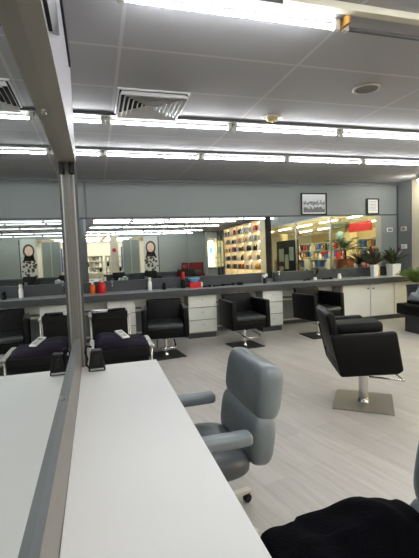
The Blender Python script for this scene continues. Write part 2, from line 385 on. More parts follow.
TILT = -.010
def ym(z): return D-.02-TILT*(z-1.7)
segs = ((-1.6, -.064, 'hidden behind the post of the left mirror'), (-.06, 1.888, 'left section, behind the red pump bottle'),
        (1.892, 3.555, 'second section, left of the dark divider post'), (3.663, 5.322, 'section right of the dark divider post'), (5.326, 6.383, 'rightmost section behind the potted plants'))
for a, b, l in segs:
    m_ = MB(); z0, z1 = 1.12, 2.262
    m_.bm.verts.ensure_lookup_table()
    yw = .014 if a == -.06 else 0
    v = [m_.bm.verts.new((p[0], p[1]-yw*(b-p[0]), p[2])) for p in ((a, ym(z0), z0), (b, ym(z0), z0), (b, ym(z1), z1), (a, ym(z1), z1), (a, ym(z0)+.006, z0), (b, ym(z0)+.006, z0), (b, ym(z1)+.006, z1), (a, ym(z1)+.006, z1))]
    for q in ((0, 1, 2, 3), (7, 6, 5, 4), (0, 4, 5, 1), (1, 5, 6, 2), (2, 6, 7, 3), (3, 7, 4, 0)): m_.bm.faces.new([v[i] for i in q])
    tag(m_.build('styling_mirror', M['mirror']), 'frameless mirror above the back counter, ' + l, 'mirror', 'mirrors along the back wall')
tag(box((3.556, D-.05, 1.0), (3.662, D-.002, 2.267), bev=.004).build('divider_post', M['dark_post']), 'dark brown divider post between two mirrors on the back wall', 'post')

def drawer_unit(x0, x1, label, n=3, yf=7.0):
    t = thing('drawer_unit', label, 'drawers', ((x0+x1)/2, 7.2, 0)); b_ = ((x0+x1)/2, 7.2, 0)
    at(box((x0, yf+.02, .10), (x1, 7.38, ZC-.111)), 'carcass', M['carc_shade'], t, b_)
    at(box((x0+.01, yf+.06, 0), (x1-.01, 7.36, .10)), 'plinth', M['trim_dark'], t, b_)
    z = .115; h = (ZC-.115-.115)/n
    for k in range(n):
        d = at(box((x0+.006, yf, z+k*h+.008), (x1-.006, yf+.02, z+(k+1)*h-.008), bev=.002), 'drawer', M['cab'], t, b_)
        at(MB().lathe([(.006, 0), (.006, .012), (.014, .016), (.014, .026), (.004, .03)], n=12), 'knob', M['steel'], d, (0, 0, 0))
        kb = d.children[0]; kb.rotation_euler = (math.pi/2, 0, 0); kb.location = ((0), yf-b_[1], z+(k+.62)*h)
    return t
drawer_unit(.30, .78, 'white drawer unit under the counter beyond the black trolleys')
drawer_unit(1.73, 2.27, 'white three-drawer unit between the left and middle black chairs')
drawer_unit(3.20, 3.62, 'white three-drawer unit right of the middle black chair')
cb = thing('base_cabinet', 'white two-door base cabinet under the potted plants', 'cabinet', (5.9, 7.2, 0)); b_ = (5.9, 7.2, 0)
at(box((4.98, 7.06, .10), (6.83, 7.38, ZC-.111)), 'carcass', M['carc_shade'], cb, b_)
at(box((4.99, 7.12, 0), (6.82, 7.36, .10)), 'plinth', M['trim_dark'], cb, b_)
for x0, x1, kx in ((5.0, 5.66, 5.60), (5.67, 6.26, 5.73), (6.27, 6.82, None)):
    d = at(box((x0+.004, 7.04, .115), (x1-.006, 7.06, ZC-.12), bev=.002), 'door', M['cab'], cb, b_)
    if kx:
        k_ = MB().cyl((kx, 7.04, .70), (kx, 7.018, .70),   .017, n=12).build('knob', M['alu'], d, loc=b_); k_.location = (0, 0, 0)

# ================================================================ PICTURES AND SWITCHES
def picture(x0, x1, z0, z1, label, doc):
    c = ((x0+x1)/2, D-.02, z0); t = thing('picture_frame', label, 'picture', c)
    f = MB(); w_ = .025
    for lo, hi in (((x0, z0), (x0+w_, z1)), ((x1-w_, z0), (x1, z1)), ((x0+w_, z0), (x1-w_, z0+w_)), ((x0+w_, z1-w_), (x1-w_, z1))):
        f.box((lo[0], D-.045, lo[1]), (hi[0], D-.02, hi[1]))
    at(f, 'frame', M['black_plastic'], t, c)
    at(box((x0+w_, D-.032, z0+w_), (x1-w_, D-.022, z1-w_)), 'mount', M['paper'], t, c)
    if doc:
        q = MB()
        for k in range(7): q.box((x0+.06, D-.034, z1-.07-k*.032), (x1-.06-(k % 3)*.012, D-.0325, z1-.062-k*.032))
        at(q, 'text_lines', M['trim_dark'], t, c)
    else:
        p_ = box((x0+.05, D-.035, z0+.05), (x1-.05, D-.0325, z1-.05)); o = p_.build('print', M['print'], t, loc=((x0+x1)/2, D-.033, (z0+z1)/2)); o.location = (0, -.013, (z1-z0)/2)
    return t
picture(4.375, 4.985, 2.293, 2.75, 'black-framed landscape photograph high on the back wall', False)
picture(6.0, 6.31, 2.293, 2.64, 'small black-framed document high on the back wall', True)
def switch(c, axis, label, name='light_switch', cat='switch'):
    t = thing(name, label, cat, c)
    if axis == 'y':
        at(box((c[0]-.075, D-.014, c[2]-.045), (c[0]+.075, D-.001, c[2]+.045), bev=.003), 'plate', M['paper'], t, c)
        at(box((c[0]-.045, D-.02, c[2]-.028), (c[0]-.005, D-.013, c[2]+.028), bev=.002), 'rocker', M['trim_dark'], t, c)
        at(box((c[0]+.01, D-.02, c[2]-.028), (c[0]+.05, D-.013, c[2]+.028), bev=.002), 'rocker', M['trim_dark'], t, c)
    else:
        at(box((XR-.014, c[1]-.085, c[2]-.05), (XR-.001, c[1]+.085, c[2]+.05), bev=.003), 'plate', M['cream'] if name == 'light_switch' else M['white'], t, c)
        at(box((XR-.02, c[1]-.05, c[2]-.03), (XR-.013, c[1]+.05, c[2]+.03), bev=.002), 'rocker', M['alu'] if name == 'light_switch' else M['offwhite'], t, c)
switch((6.62, D, 1.94), 'y', 'light switch plate on the back wall beside the corner')
switch((XR, 7.40, 1.945), 'x', 'light switch plate on the right side wall near the corner')
switch((XR, 7.39, 1.55), 'x', 'white socket plate on the right side wall above the plants', 'wall_socket', 'socket')

# ================================================================ CEILING: TUBES, VENT, SPEAKER, DETECTOR
ZTU = 2.911; P0, PITCHX = .325, 1.325
def make_tube(x0, y, lit=True, label='', mt=None, mb=None, along='x', L=PITCHX, z=ZTU, rows='fluorescent tube lights', rad=.0125):
    c = (x0, y, CEIL); t = thing('fluorescent_light', label, 'light', c, group=rows)
    bat = (box((-.42, -.125, -.04), (L, -.075, -.001), bev=.003) if mb else box((.0, -.075, -.03), (L, .075, -.001), bev=.003)).build('housing', mb or M['shield_batten'], t)  # wide dark housing shaped to hold tube glow off the ceiling
    dz = z-CEIL
    tb = MB().cyl((.05, 0, dz), (L-.05, 0, dz), rad, n=10).build('tube', mt or (M['tube'] if lit else M['dead_tube']), t, smooth=True)
    for a in (.012, L-.048):
        box((a, -.016, dz-.018), (a+.036, .016, -.029), bev=.003).build('lamp_holder', M['offwhite'], t)
    return t
first = None
rowname = {4.132: 'farther from the camera of the vent row', 5.459: 'row nearest the back wall'}
ordn = ['second', 'third', 'fourth', 'fifth', 'sixth', 'seventh']
tube0 = make_tube(P0-PITCHX*.0, 2.16, True, 'bright tube light at the top of the picture, nearest the camera')
un = make_tube(P0+PITCHX, 2.16, False, 'unlit tube on the cream batten at the top right', mb=M['batten'])
MB().box((.001, -.074, -.080), (.02, .018, -.001), bev=.004).build('clip', M['amber'], un)
proto = None
def place_tube(x, y, label):
    global proto
    if proto is None: proto = make_tube(x, y, True, label); return proto
    return dup(proto, (x, y, CEIL), None, label)
slim = None
def place_rear(x, y, label):
    global slim
    if slim is None: slim = make_tube(x, y, True, label, rad=.009); return slim
    return dup(slim, (x, y, CEIL), None, label)
for y, rn in ((4.132, 'in the row just past the vent'), (5.459, 'in the row nearest the back wall')):
    for k in range(-1, 4):
        place_tube(P0+PITCHX*k, y, 'lit tube light ' + rn + ', ' + ('leftmost, passing over the mirror partition' if k < 0 else ordn[k] + ' from the left'))
for r, y in enumerate((.16, -1.7, -4.2, -5.9)):
    for k in range(0, 4):
        place_rear(P0+PITCHX*k-.1*r, y, 'lit tube seen in the back mirror, row %s toward the rear, %s across' % (['one', 'two', 'three', 'four', 'five'][r], (['first']+ordn)[k]))
for k in range(0, 5):
    place_tube(P0+PITCHX*k-.02, 1.0, 'added unseen tube light brightening the room overhead, %s across' % (['first']+ordn)[k])  # extra row out of view, added to raise the overall light
for y, l in ((4.132, 'row just past the vent'), (5.459, 'row nearest the back wall')):
    make_tube(P0+PITCHX*4, y, True, 'added unseen tube light brightening the right-hand end of the '+l, L=1.17)  # out of frame, added to brighten the dim right side
for k in (2, 3):
    make_tube(P0+PITCHX*k, 2.16, True, 'added unseen tube light continuing the nearest row to the right, past the unlit tube, '+('first' if k == 2 else 'second'))  # also out of frame, added for more light on the right
# square ceiling vent
vx0, vx1, vy0, vy1 = .41, 1.03, 3.46, 4.06
vcx, vcy = (vx0+vx1)/2, (vy0+vy1)/2
vt = thing('ceiling_vent', 'square white louvred air vent in the ceiling above the left chairs', 'vent', (vcx, vcy, CEIL)); h = .31
f = MB()
for lo, hi in (((-h, -h), (h, -h+.014)), ((-h, h-.014), (h, h)), ((-h, -h+.014), (-h+.014, h-.014)), ((h-.014, -h+.014), (h, h-.014))):
    f.box((lo[0], lo[1], -.014), (hi[0], hi[1], -.001))
f.build('frame', M['vent'], vt)
box((-h+.01, -h+.01, -.0035), (h-.01, h-.01, -.001)).build('duct_shade', M['vent_shade'], vt)  # flat sheet painted dark for the shade up inside the vent
f = MB()
for k in range(7):
    a = .292-.040*k; b = max(a-.022, .008); za, zb = -.006, -.050
    for s0, s1 in (((-1, -1), (1, -1)), ((1, -1), (1, 1)), ((1, 1), (-1, 1)), ((-1, 1), (-1, -1))):
        q = [f.bm.verts.new(p) for p in ((s0[0]*b, s0[1]*b, za), (s1[0]*b, s1[1]*b, za), (s1[0]*a, s1[1]*a, zb), (s0[0]*a, s0[1]*a, zb))]
        f.bm.faces.new(q)
vb = f.build('louvres', M['vent'], vt, mods=[('SOLIDIFY', dict(thickness=.003))])
vb.rotation_euler = (0, 0, 0)
sp = thing('ceiling_speaker', 'round flush speaker in the ceiling at the upper right', 'speaker', (2.53, 3.07, CEIL))
MB().lathe([(.115, -.001), (.115, -.012), (.10, -.016), (.095, -.012), (.094, -.004), (.02, -.004)], n=32).build('rim', M['frame_grey'], sp, smooth=True)
MB().lathe([(.092, -.003), (.092, -.009), (.01, -.011)], n=32).build('grille', mat('speaker_grille', (112, 114, 112), .6), sp)
sd = thing('smoke_detector', 'small cream smoke detector on the ceiling above the row of tubes', 'detector', (2.0, 3.88, CEIL))
MB().box((-.07, -.055, -.025), (.07, .055, -.001), bev=.008).build('base', M['batten'], sd)
MB().lathe([(.055, -.024), (.052, -.05), (.03, -.062), (.005, -.063)], n=20).build('sensor_dome', mat('yellowed_plastic', (196, 176, 120), .5), sd, smooth=True)

# ================================================================ BLACK STYLING CHAIRS
def styling_chair(label, loc, face, zb, base_rot, back_top, base_mat, w_=.64, off=0, raised=0, tilt=0, bs=.25, ah=.40, cr=.03, pad=False, boxy=False):
    t = thing('styling_chair', label, 'chair', (loc[0], loc[1], 0), 0, 'black styling chairs')
    rf = math.radians(face); rb = math.radians(base_rot)
    def put(mb, name, m, **k):
        o = mb.build(name, m, t, **k); o.rotation_euler = (0, 0, rf); return o
    def tl(a, b): return (a+off, b+zb+(a*math.tan(math.radians(tilt))))
    arm = [tl(-.33, ah), tl(.27, ah), tl(.33, .03), tl(.28, 0), tl(-.24, 0)]
    if boxy: arm = [tl(-.31, ah), tl(.30, ah), tl(.32, 0), tl(-.27, 0)]
    put(MB().prism(arm, w_/2-.085, w_/2, bev=.022), 'armrest', M['black'], smooth=True)
    put(MB().prism(arm, -w_/2, -w_/2+.085, bev=.022), 'armrest', M['black'], smooth=True)
    iw = w_/2-.08
    if pad:
        put(MB().prism([tl(-.27, ah-.01), tl(.14, ah-.01), tl(.14, ah+.055), tl(-.27, ah+.055)], w_/2-.11, w_/2+.01, bev=.028), 'arm_pad', M['black'], smooth=True)
        put(MB().prism([tl(-.22, .30), tl(.25, .30), tl(.25, ah+.04), tl(-.22, ah+.04)], -.06, iw-.03, bev=.04), 'booster_cushion', M['black'], smooth=True)
    put(MB().prism([tl(-.24, 0), tl(.30, 0), tl(.31, .12), tl(-.26, .12)], -iw, iw, bev=.012), 'seat_base', M['black'], smooth=True)
    put(MB().prism([tl(-.26, .12), tl(.30, .12), tl(.315-raised*.4, .18+raised), tl(.28-raised*.4, .215+raised), tl(-.27, .215+raised)], -iw+.004, iw-.004, bev=.022), 'seat', M['seat_sheen'], smooth=True)
    bt = back_top-zb
    put(MB().prism([tl(-.27, .14), tl(-.20, .14), tl(-.27, bt-.01), tl(-.30, bt+.012), tl(-.36, bt)], -iw-.01, iw+.01, bev=.025), 'backrest', M['black'], smooth=True)
    put(MB().cyl((0, 0, zb-.045), (0, 0, zb+.005+off*0), .10, .11, n=24), 'seat_bracket', M['black_plastic'])
    put(MB().cyl((0, 0, .02), (0, 0, zb-.04), cr, n=24).cyl((0, 0, .014), (0, 0, .05), cr+.016, cr+.002, n=24), 'column', M['chrome'], autosmooth=40)
    fz = zb-.08
    fr = MB(); pts = [(.02, -.13, fz), (.30, -.14, fz-.03), (.36, -.11, fz-.05), (.36, .11, fz-.05), (.30, .14, fz-.03), (.02, .13, fz)]
    fr.tube(pts, .010, n=8)
    put(fr, 'footrest', M['chrome'], smooth=True)
    put(MB().tube([(-.02, .05, zb-.03), (-.05, .26, zb-.05), (-.05, .33, zb-.06)], .008, n=8), 'pump_lever', M['chrome'], smooth=True)
    bp = box((-bs, -bs, .001), (bs, bs, .014), bev=.004).build('base_plate', base_mat, t); bp.rotation_euler = (0, 0, rb)
    return t
darksteel = mat('dark_chair_base', (62, 62, 62), .35, metal=.6)
styling_chair('raised black chair with a brushed steel base plate in mid floor', (2.72, 3.40), -22, .385, -38, .98, mat('steel_base_plate', (176, 171, 162), .3, metal=1, noise=(8, .06)), w_=.74, off=-.06, raised=.10, tilt=3, bs=.28, cr=.046, pad=True)
styling_chair('black styling chair farthest left, facing out from the counter beside the trolleys', (1.14, 6.08), -98, .33, 8, .85, darksteel, w_=.70, ah=.445, boxy=True)
styling_chair('black styling chair in front of the counter between two drawer units', (2.49, 6.18), -87, .33, 6, .85, darksteel, w_=.68, ah=.455, boxy=True)
styling_chair('black styling chair partly hidden behind the raised mid-floor chair', (3.98, 6.33), -79, .33, 0, .86, darksteel, w_=.70, ah=.455, boxy=True)

# ================================================================ GREY CHAIRS AT THE WHITE COUNTER
def barber_chair(label, loc, face, base_rot):
    t = thing('padded_chair', label, 'chair', (loc[0], loc[1], 0), math.radians(face), 'grey padded chairs at the white counter')
    G, G2 = M['grey_leather'], M['grey_leather2']
    # local +x = facing direction
    MB().roll((-.325, -.03, .81), (.155, .58, .31), Euler((0, math.radians(-10), 0)), n1=3.2, p=16).build('head_cushion', G, t, smooth=True)
    MB().roll((-.275, -.03, .555), (.15, .58, .29), Euler((0, math.radians(-8), 0)), n1=3.2, p=16).build('back_cushion', G, t, smooth=True)
    MB().roll((.04, -.02, .43), (.50, .58, .13), None, n1=3.4, p=10).build('seat', G2, t, smooth=True)
    for s in (-1, 1):
        a = MB().box((-.17, s*.31-.045, .60), (.30, s*.31+.045, .668), bev=.025, seg=4).build('armrest', G, t, smooth=True)
        MB().box((.06, s*.31-.022, .38), (.12, s*.31+.022, .61), bev=.006).box((-.02, s*.31-.02, .36), (.12, s*.31+.02, .39), bev=.004).build('arm_post', M['black_plastic'], a)
    MB().box((-.30, -.04, .36), (-.20, .04, .385)).tube([(-.20, 0, .37), (-.36, 0, .38), (-.39, 0, .45), (-.40, 0, .62)], .018, n=8).build('back_bar', M['black_plastic'], t)
    MB().box((-.16, -.16, .35), (.16, .16, .385), bev=.005).build('seat_plate', M['black_plastic'], t)
    MB().cyl((0, 0, .10), (0, 0, .36), .026, n=16).cyl((0, 0, .075), (0, 0, .16), .042, n=16).build('column', M['chrome'], t, autosmooth=40)
    for k in range(5):
        a = math.radians(base_rot-face+72*k); d = Vector((math.cos(a), math.sin(a), 0)); n = Vector((-d.y, d.x, 0))
        m_ = MB(); m_.prism([(.03, .125), (.03, .085), (.31, .065), (.34, .068), (.34, .085)], -.021, .021, bev=.004)
        l = m_.build('leg', M['offwhite'], t); l.rotation_euler = (0, 0, a)
        MB().cyl((.318, -.014, .026), (.318, .014, .026), .026, n=16).box((.30, -.006, .03), (.336, .006, .068)).build('caster', M['black_plastic'], l)
    return t
barber_chair('grey padded chair facing the mirror, in full view beside the white counter', (.705, 2.17), 181, 20)
barber_chair('grey padded chair nearest the camera, half under the black towel at the lower right', (.965, .83), 180, 50)
# towel over the near chair
def towel_fn(u, v):
    X = .585+.60*u; Y = .46+.72*v
    arm = .688; seat = .53
    d = Y-1.13+.03*(1-u)
    if d > .035: z = arm-.012-(d-.035)*2.0
    elif d > -.07: z = arm
    else: z = max(seat, arm-(-d-.07)*.62)
    if X < .74: z -= (.74-X)*.3
    if X < .645: z -= (.645-X)*1.6
    if X > 1.08: z -= (X-1.08)*.25
    z += .028*math.exp(-((X-.98)/.10)**2)*math.exp(-((Y-1.12)/.10)**2)
    z += .007*math.sin(17*X+9*Y)+.006*math.sin(31*Y-12*X)+.004*math.sin(40*X+22*Y)
    z += .014*math.sin(7*X-11*Y+1)*(.25 if d > -.07 else 1)+.008*max(0, math.sin(13*X+24*Y))**6-.009*max(0, math.sin(15*X-9*Y+1))**8
    return Vector((X+.012*math.sin(9*Y)-.03*(v > .985)*(u < .04), Y+.012*math.sin(11*X)*v, z))
tag(MB().grid(60, 60, towel_fn).build('towel', M['towel'], smooth=True, mods=[('SOLIDIFY', dict(thickness=.012, offset=1))]), 'black towel draped over the arm of the nearest grey chair', 'towel')

# ================================================================ TROLLEYS
def trolley(label, loc, z_top, w_=.50, d=.42, tiers=3, sink=.09, box_h=.24):
    t = thing('salon_trolley', label, 'trolley', loc, 0, 'black salon trolleys by the partition')
    for k in (0, 2):
        z = z_top-sink-(.24*k)
        m_ = MB().box((-w_/2+.02, -d/2, z), (w_/2-.02, d/2, z+.012)).box((-w_/2+.02, -d/2, z+.012), (w_/2-.02, -d/2+.012, z+.085), bev=.004).box((-w_/2+.02, d/2-.012, z+.012), (w_/2-.02, d/2, z+.085), bev=.004)
        m_.box((-w_/2+.02, -d/2+.012, z+.012), (-w_/2+.032, d/2-.012, z+.085)).box((w_/2-.032, -d/2+.012, z+.012), (w_/2-.02, d/2-.012, z+.085))
        m_.build('tray', M['black_plastic'], t)
    MB().box((-w_/2+.025, -d/2+.02, z_top-sink-box_h), (w_/2-.025, d/2-.02, z_top-sink-.001), bev=.004).build('drawer_body', M['black_plastic'], t)
    for sx in (-1, 1):
        h_ = MB().box((sx*w_/2-.022, -d/2-.01, z_top-.012), (sx*w_/2+.022, d/2+.01, z_top+.012), bev=.006)
        h_.build('side_rail', M['steel'], t, smooth=False)
        for sy in (-1, 1):
            l = MB().tube([(sx*(w_/2-.002), sy*(d/2-.03), .05), (sx*(w_/2-.002), sy*(d/2-.03), z_top-.012)], .012, n=8).build('leg', M['steel'], t, smooth=True)
            MB().cyl((sx*(w_/2)-.012, sy*(d/2-.03), .026), (sx*(w_/2)+.012, sy*(d/2-.03), .026), .026, n=14).build('caster', M['black_plastic'], l)
    return t
trolley('black salon trolley holding the folded dark towel, at the end of the white counter', (.335, 3.62, 0), .80)
trolley('farther black salon trolley with a silver rim, topped by white and black bowls', (.29, 5.28, 0), .845, w_=.48, d=.34, sink=.045, box_h=.30)
def towel2(u, v):
    X = .335+(u-.5)*.44; Y = 3.63+(v-.5)*.34
    e = min(u, 1-u, v, 1-v); z = .80+.05*min(1, (e*9)**.5 if e > 0 else 0)
    z += .008*math.sin(14*X+3*Y)+.006*math.sin(25*Y+8*X)+.012*math.sin(8*X)
    if e <= 0: z = .76
    return Vector((X+.006*math.sin(30*Y), Y+.012*math.sin(12*X), z))
tag(MB().grid(40, 40, towel2).build('towel', M['towel2'], smooth=True, mods=[('SOLIDIFY', dict(thickness=.012, offset=1))]), 'folded dark purple towel lying on the nearer black trolley', 'towel')
ph = thing('remote_control', 'pale grey handset lying on the dark purple towel', 'handset', (.345, 3.56, .888), math.radians(22))
ph.rotation_euler = (.22, 0, math.radians(22))
MB().box((-.035, -.085, 0), (.035, .085, .016), bev=.006).build('body', M['white'], ph)
box((-.022, .01, .0155), (.022, .06, .0175)).build('screen', M['alu'], ph)
for k in range(3):
    box((-.02, -.06+k*.02, .0155), (.02, -.05+k*.02, .0175)).build('button_row', M['alu'], ph)
bw = thing('mixing_bowl', 'white mixing bowl on the farther black trolley', 'bowl', (.19, 5.23, .866), group='bowls on the farther trolley')
MB().lathe([(.045, -.05), (.068, -.015), (.082, .03), (.086, .036), (.076, .03), (.06, -.015), (.005, -.035)], n=20).build('bowl', M['white'], bw, smooth=True)
bw2 = thing('mixing_bowl', 'black mixing bowl on the farther black trolley', 'bowl', (.375, 5.23, .866), group='bowls on the farther trolley')
MB().lathe([(.045, -.05), (.068, -.015), (.082, .03), (.086, .036), (.076, .03), (.06, -.015), (.005, -.035)], n=20).build('bowl', M['black_plastic'], bw2, smooth=True)
tag(MB().lathe([(.03, 0), (.035, .01), (.035, .07), (.02, .08), (.004, .082)], (0.095, 5.36, .8135), n=16).build('tub', M['white'], smooth=True), 'white tub at the left of the farther black trolley', 'tub')
# black dock standing on the far corner of the white counter
dk = thing('clipper_dock', 'black clipper dock on the far corner of the white counter', 'dock', (.125, 2.84, ZT))
dm = MB().prism([(-.058, 0), (.058, 0), (.036, .145), (-.034, .145)], -.03, .045, bev=.008, plane='xz')
dm.build('body', M['black_plastic'], dk)
MB().box((-.018, -.034, .05), (.018, -.028, .12), bev=.006).build('slot', mat('dock_recess', (6, 6, 6), .7), dk)
MB().box((-.046, -.036, .008), (.046, -.028, .022), bev=.003).build('lit_edge', M['alu'], dk)  # bright strip standing in for light on the lower edge
MB().tube([(-.03, .03, .16), (-.06, .03, .17), (-.075, .03, .13), (-.06, .03, .08), (-.07, .03, .04), (-.05, .03, .008)], .007, n=8).build('cord', M['black_plastic'], dk, smooth=True)

# ================================================================ SMALL ITEMS ON THE BACK COUNTER
def bottle(name, label, x, y, r, h_, m, capm, cap='pump', cat='bottle', cap_h=.06):
    t = thing(name, label, cat, (x, y, ZC))
    MB().lathe([(r*.9, 0.0005), (r, .01), (r, h_*.78), (r*.8, h_*.9), (r*.35, h_), (r*.3, h_)], n=18).build('body', m, t, smooth=True)
    if cap == 'pump':
        MB().lathe([(r*.4, h_), (r*.4, h_+.02), (r*.15, h_+.022), (r*.15, h_+cap_h), (r*.35, h_+cap_h), (r*.3, h_+cap_h+.014)], n=12).box((-r*1.1, -.008, h_+cap_h), (r*.2, .008, h_+cap_h+.014)).build('pump', capm, t)
    elif cap == 'trigger':
        MB().lathe([(r*.45, h_), (r*.45, h_+.025), (r*.3, h_+.05)], n=12).box((-r*1.2, -.012, h_+.03), (r*.8, .012, h_+.06), bev=.004).build('trigger', capm, t)
    elif cap == 'lid':
        MB().lathe([(r*.75, h_-.004), (r*.75, h_+cap_h), (r*.6, h_+cap_h+.008)], n=16).build('lid', capm, t, smooth=True)
    return t
bottle('spray_bottle', 'orange spray bottle with white trigger on the back counter', .075, 7.33, .045, .17, M['orange'], M['white'], 'trigger')
bottle('pump_bottle', 'red pump bottle with white top on the back counter', .235, 7.33, .07, .20, M['red'], M['white'], 'pump')
bottle('glass_bottle', 'slim clear bottle right of the red pump bottle', .42, 7.36, .022, .17, M['clear'], M['alu'], 'lid', cap_h=.02)
bottle('white_bottle', 'white bottle standing behind the leftmost black chair', 1.09, 7.32, .038, .18, M['white'], M['white'], 'lid', cap_h=.05)
bottle('black_bottle', 'small black bottle behind the leftmost black chair', 1.35, 7.28, .04, .08, M['black_plastic'], M['black_plastic'], 'lid', cap_h=.05)
bottle('red_topped_bottle', 'black bottle with a red upper half beside the red box', 1.73, 7.36, .042, .16, M['black_plastic'], M['red'], 'lid', cap_h=.14)
bx = thing('carton', 'red carton with a cream end under the blue bowl', 'box', (1.965, 7.32, ZC))
box((-.13, -.06, .001), (.09, .06, .10), bev=.003).build('sleeve', M['red'], bx); box((.09, -.058, .001), (.125, .058, .098), bev=.003).build('end_flap', M['offwhite'], bx)
bl = thing('tint_bowl', 'light blue tint bowl on top of the red carton', 'bowl', (1.93, 7.32, ZC+.101))
MB().lathe([(.06, 0), (.09, .03), (.115, .08), (.12, .082), (.10, .06), (.05, .015), (.004, .012)], n=20).build('bowl', M['blue'], bl, smooth=True)
MB().box((.10, -.02, .055), (.20, .02, .07), bev=.004).build('handle', M['black_plastic'], bl)
def flat_tool(name, label, cat, x, y, L, rz, z=ZC):
    t = thing(name, label, cat, (x, y, z), math.radians(rz))
    MB().tube([(-L/2, 0, .016), (0, 0, .018), (L*.15, 0, .018)], .014, n=8).build('handle', M['black_plastic'], t, smooth=True)
    MB().cyl((L*.15, 0, .024), (L*.5, 0, .024), .022, n=12).build('head', M['black'], t)
    return t
flat_tool('hair_clipper', 'black hair tool lying left of the black dish', 'tool', 2.40, 7.25, .26, 8)
flat_tool('hair_brush', 'black brush lying just right of the red carton and blue bowl', 'brush', 2.16, 7.24, .16, -10)
tag(MB().lathe([(.05, .0005), (.075, .02), (.08, .05), (.07, .05), (.06, .02), (.004, .012)], (2.86, 7.32, ZC), n=20).build('dish', M['black_plastic'], smooth=True), 'shallow black dish behind the middle black chair', 'dish')
flat_tool('hair_brush', 'thin black brush just left of the shallow black dish', 'brush', 2.66, 7.34, .18, 4)
bottle('clear_spray', 'clear bottle with white cap left of the dark divider post', 3.46, 7.40, .035, .13, M['clear'], M['white'], 'lid', cap_h=.05)
bottle('black_spray', 'dark bottle with white spray top left of the dark divider post', 3.38, 7.30, .036, .11, M['black_plastic'], M['white'], 'trigger')
bottle('clear_pump', 'clear pump bottle right of the dark divider post', 3.74, 7.38, .03, .15, M['clear'], M['white'], 'pump')
bottle('white_cup', 'white cup holding hair brushes on the counter', 4.55, 7.36, .035, .06, M['white'], M['white'], 'none', 'cup')
def hair_brush(label, x, y, lean, m):
    t = thing('round_brush', label, 'brush', (x, y, ZC+.05))
    e = Vector((lean, 0, .14)); MB().tube([(0, 0, 0), e*.6], .007, n=8).build('handle', M['black_plastic'], t, smooth=True)
    MB().cyl(e*.55, e*1.15, .024, n=12).build('bristles', m, t); return t
hair_brush('green-headed brush standing in the white cup', 4.54, 7.36, -.04, M['leaf_dark'])
hair_brush('black round brush standing in the white cup', 4.56, 7.36, .05, M['black'])
flat_tool('hair_dryer', 'black hand tool lying left of the brush cup', 'tool', 4.33, 7.32, .2, 20)
for x, lab in ((4.80, 'black-handled round brush lying right of the brush cup'),):
    flat_tool('round_brush', lab, 'brush', x, 7.30, .22, -15)
bottle('white_jar', 'white jar standing alone on the right part of the counter', 5.12, 7.34, .04, .075, M['white'], M['white'], 'lid', cap_h=.02, cat='jar')
for i, (x, y) in enumerate(((5.42, 7.38), (5.58, 7.32), (5.72, 7.40))):
    t = thing('drinking_glass', 'clear drinking glass on the counter, %s of three left of the plants' % ('leftmost', 'middle', 'rightmost')[i], 'glass', (x, y, ZC), group='clear glasses left of the plants')
    MB().lathe([(.028, .0005), (.034, .10), (.032, .10), (.026, .008), (.003, .008)], n=16).build('glass', M['clear'], t, smooth=True)

# ================================================================ PLANTS
def leaf_plant(name, label, loc, pot_w, pot_h, n, lmin, lmax, m, m2, square=True):
    t = thing(name, label, 'plant', loc)
    p = MB()
    a, b = pot_w*.42, pot_w*.5
    v0 = [p.bm.verts.new((sx*a, sy*a, .001)) for sx, sy in ((-1, -1), (1, -1), (1, 1), (-1, 1))]; v1 = [p.bm.verts.new((sx*b, sy*b, pot_h)) for sx, sy in ((-1, -1), (1, -1), (1, 1), (-1, 1))]
    v2 = [p.bm.verts.new((sx*b*.88, sy*b*.88, pot_h)) for sx, sy in ((-1, -1), (1, -1), (1, 1), (-1, 1))]; v3 = [p.bm.verts.new((sx*b*.85, sy*b*.85, pot_h*.85)) for sx, sy in ((-1, -1), (1, -1), (1, 1), (-1, 1))]
    p.bm.faces.new(v0)
    for A_, B_ in ((v0, v1), (v1, v2), (v2, v3)):
        for i in range(4): p.bm.faces.new((A_[i], A_[(i+1) % 4], B_[(i+1) % 4], B_[i]))
    p.build('pot', M['pot'], t)
    box((-b*.84, -b*.84, pot_h*.8), (b*.84, b*.84, pot_h*.87)).build('soil', M['soil'], t)
    L1, L2 = MB(), MB()
    for k in range(n):
        az = random.uniform(0, 2*math.pi); el = random.uniform(.55, 1.45); L = random.uniform(lmin, lmax); st = random.uniform(0, .5)*L
        d = Vector((math.cos(az)*math.cos(el), math.sin(az)*math.cos(el)*.7, math.sin(el))); pts = []; wd = []
        base = Vector((math.cos(az)*.02, math.sin(az)*.02, pot_h*.9+st*.6))
        for i in range(6):
            s_ = i/5; q = base+d*L*s_+Vector((0, 0, -.30*L*s_*s_)); pts.append(q); wd.append(.021*math.sin(math.pi*min(1, .12+.88*s_))*(1 if s_ < 1 else .05)+.001)
        (L1 if random.random() < .5 else L2).blade(pts, wd, d.orthogonal())
    L1.build('leaves', m, t, smooth=True); L2.build('leaves', m2, t, smooth=True)
    MB().tube([(0, 0, pot_h*.86), (.01, 0, pot_h+.12), (0, 0, pot_h+.26)], .012, n=6).build('stem', M['soil'], t)
    return t
leaf_plant('potted_plant', 'dark red leafy plant in the narrower white pot on the counter', (5.97, 7.30, ZC), .13, .26, 70, .24, .48, M['leaf_red'], M['leaf_dark'])
leaf_plant('potted_plant', 'dark green leafy plant in the wider white pot near the corner', (6.43, 7.26, ZC), .22, .26, 74, .24, .48, M['leaf_dark'], M['leaf_red'])
bottle('yellow_bottle', 'small yellow bottle between the two plant pots', 6.18, 7.42, .025, .22, mat('yellow_plastic', (226, 180, 50), .4), mat('pale_yellow_cap', (220, 206, 150), .4), 'lid', cap_h=.05)
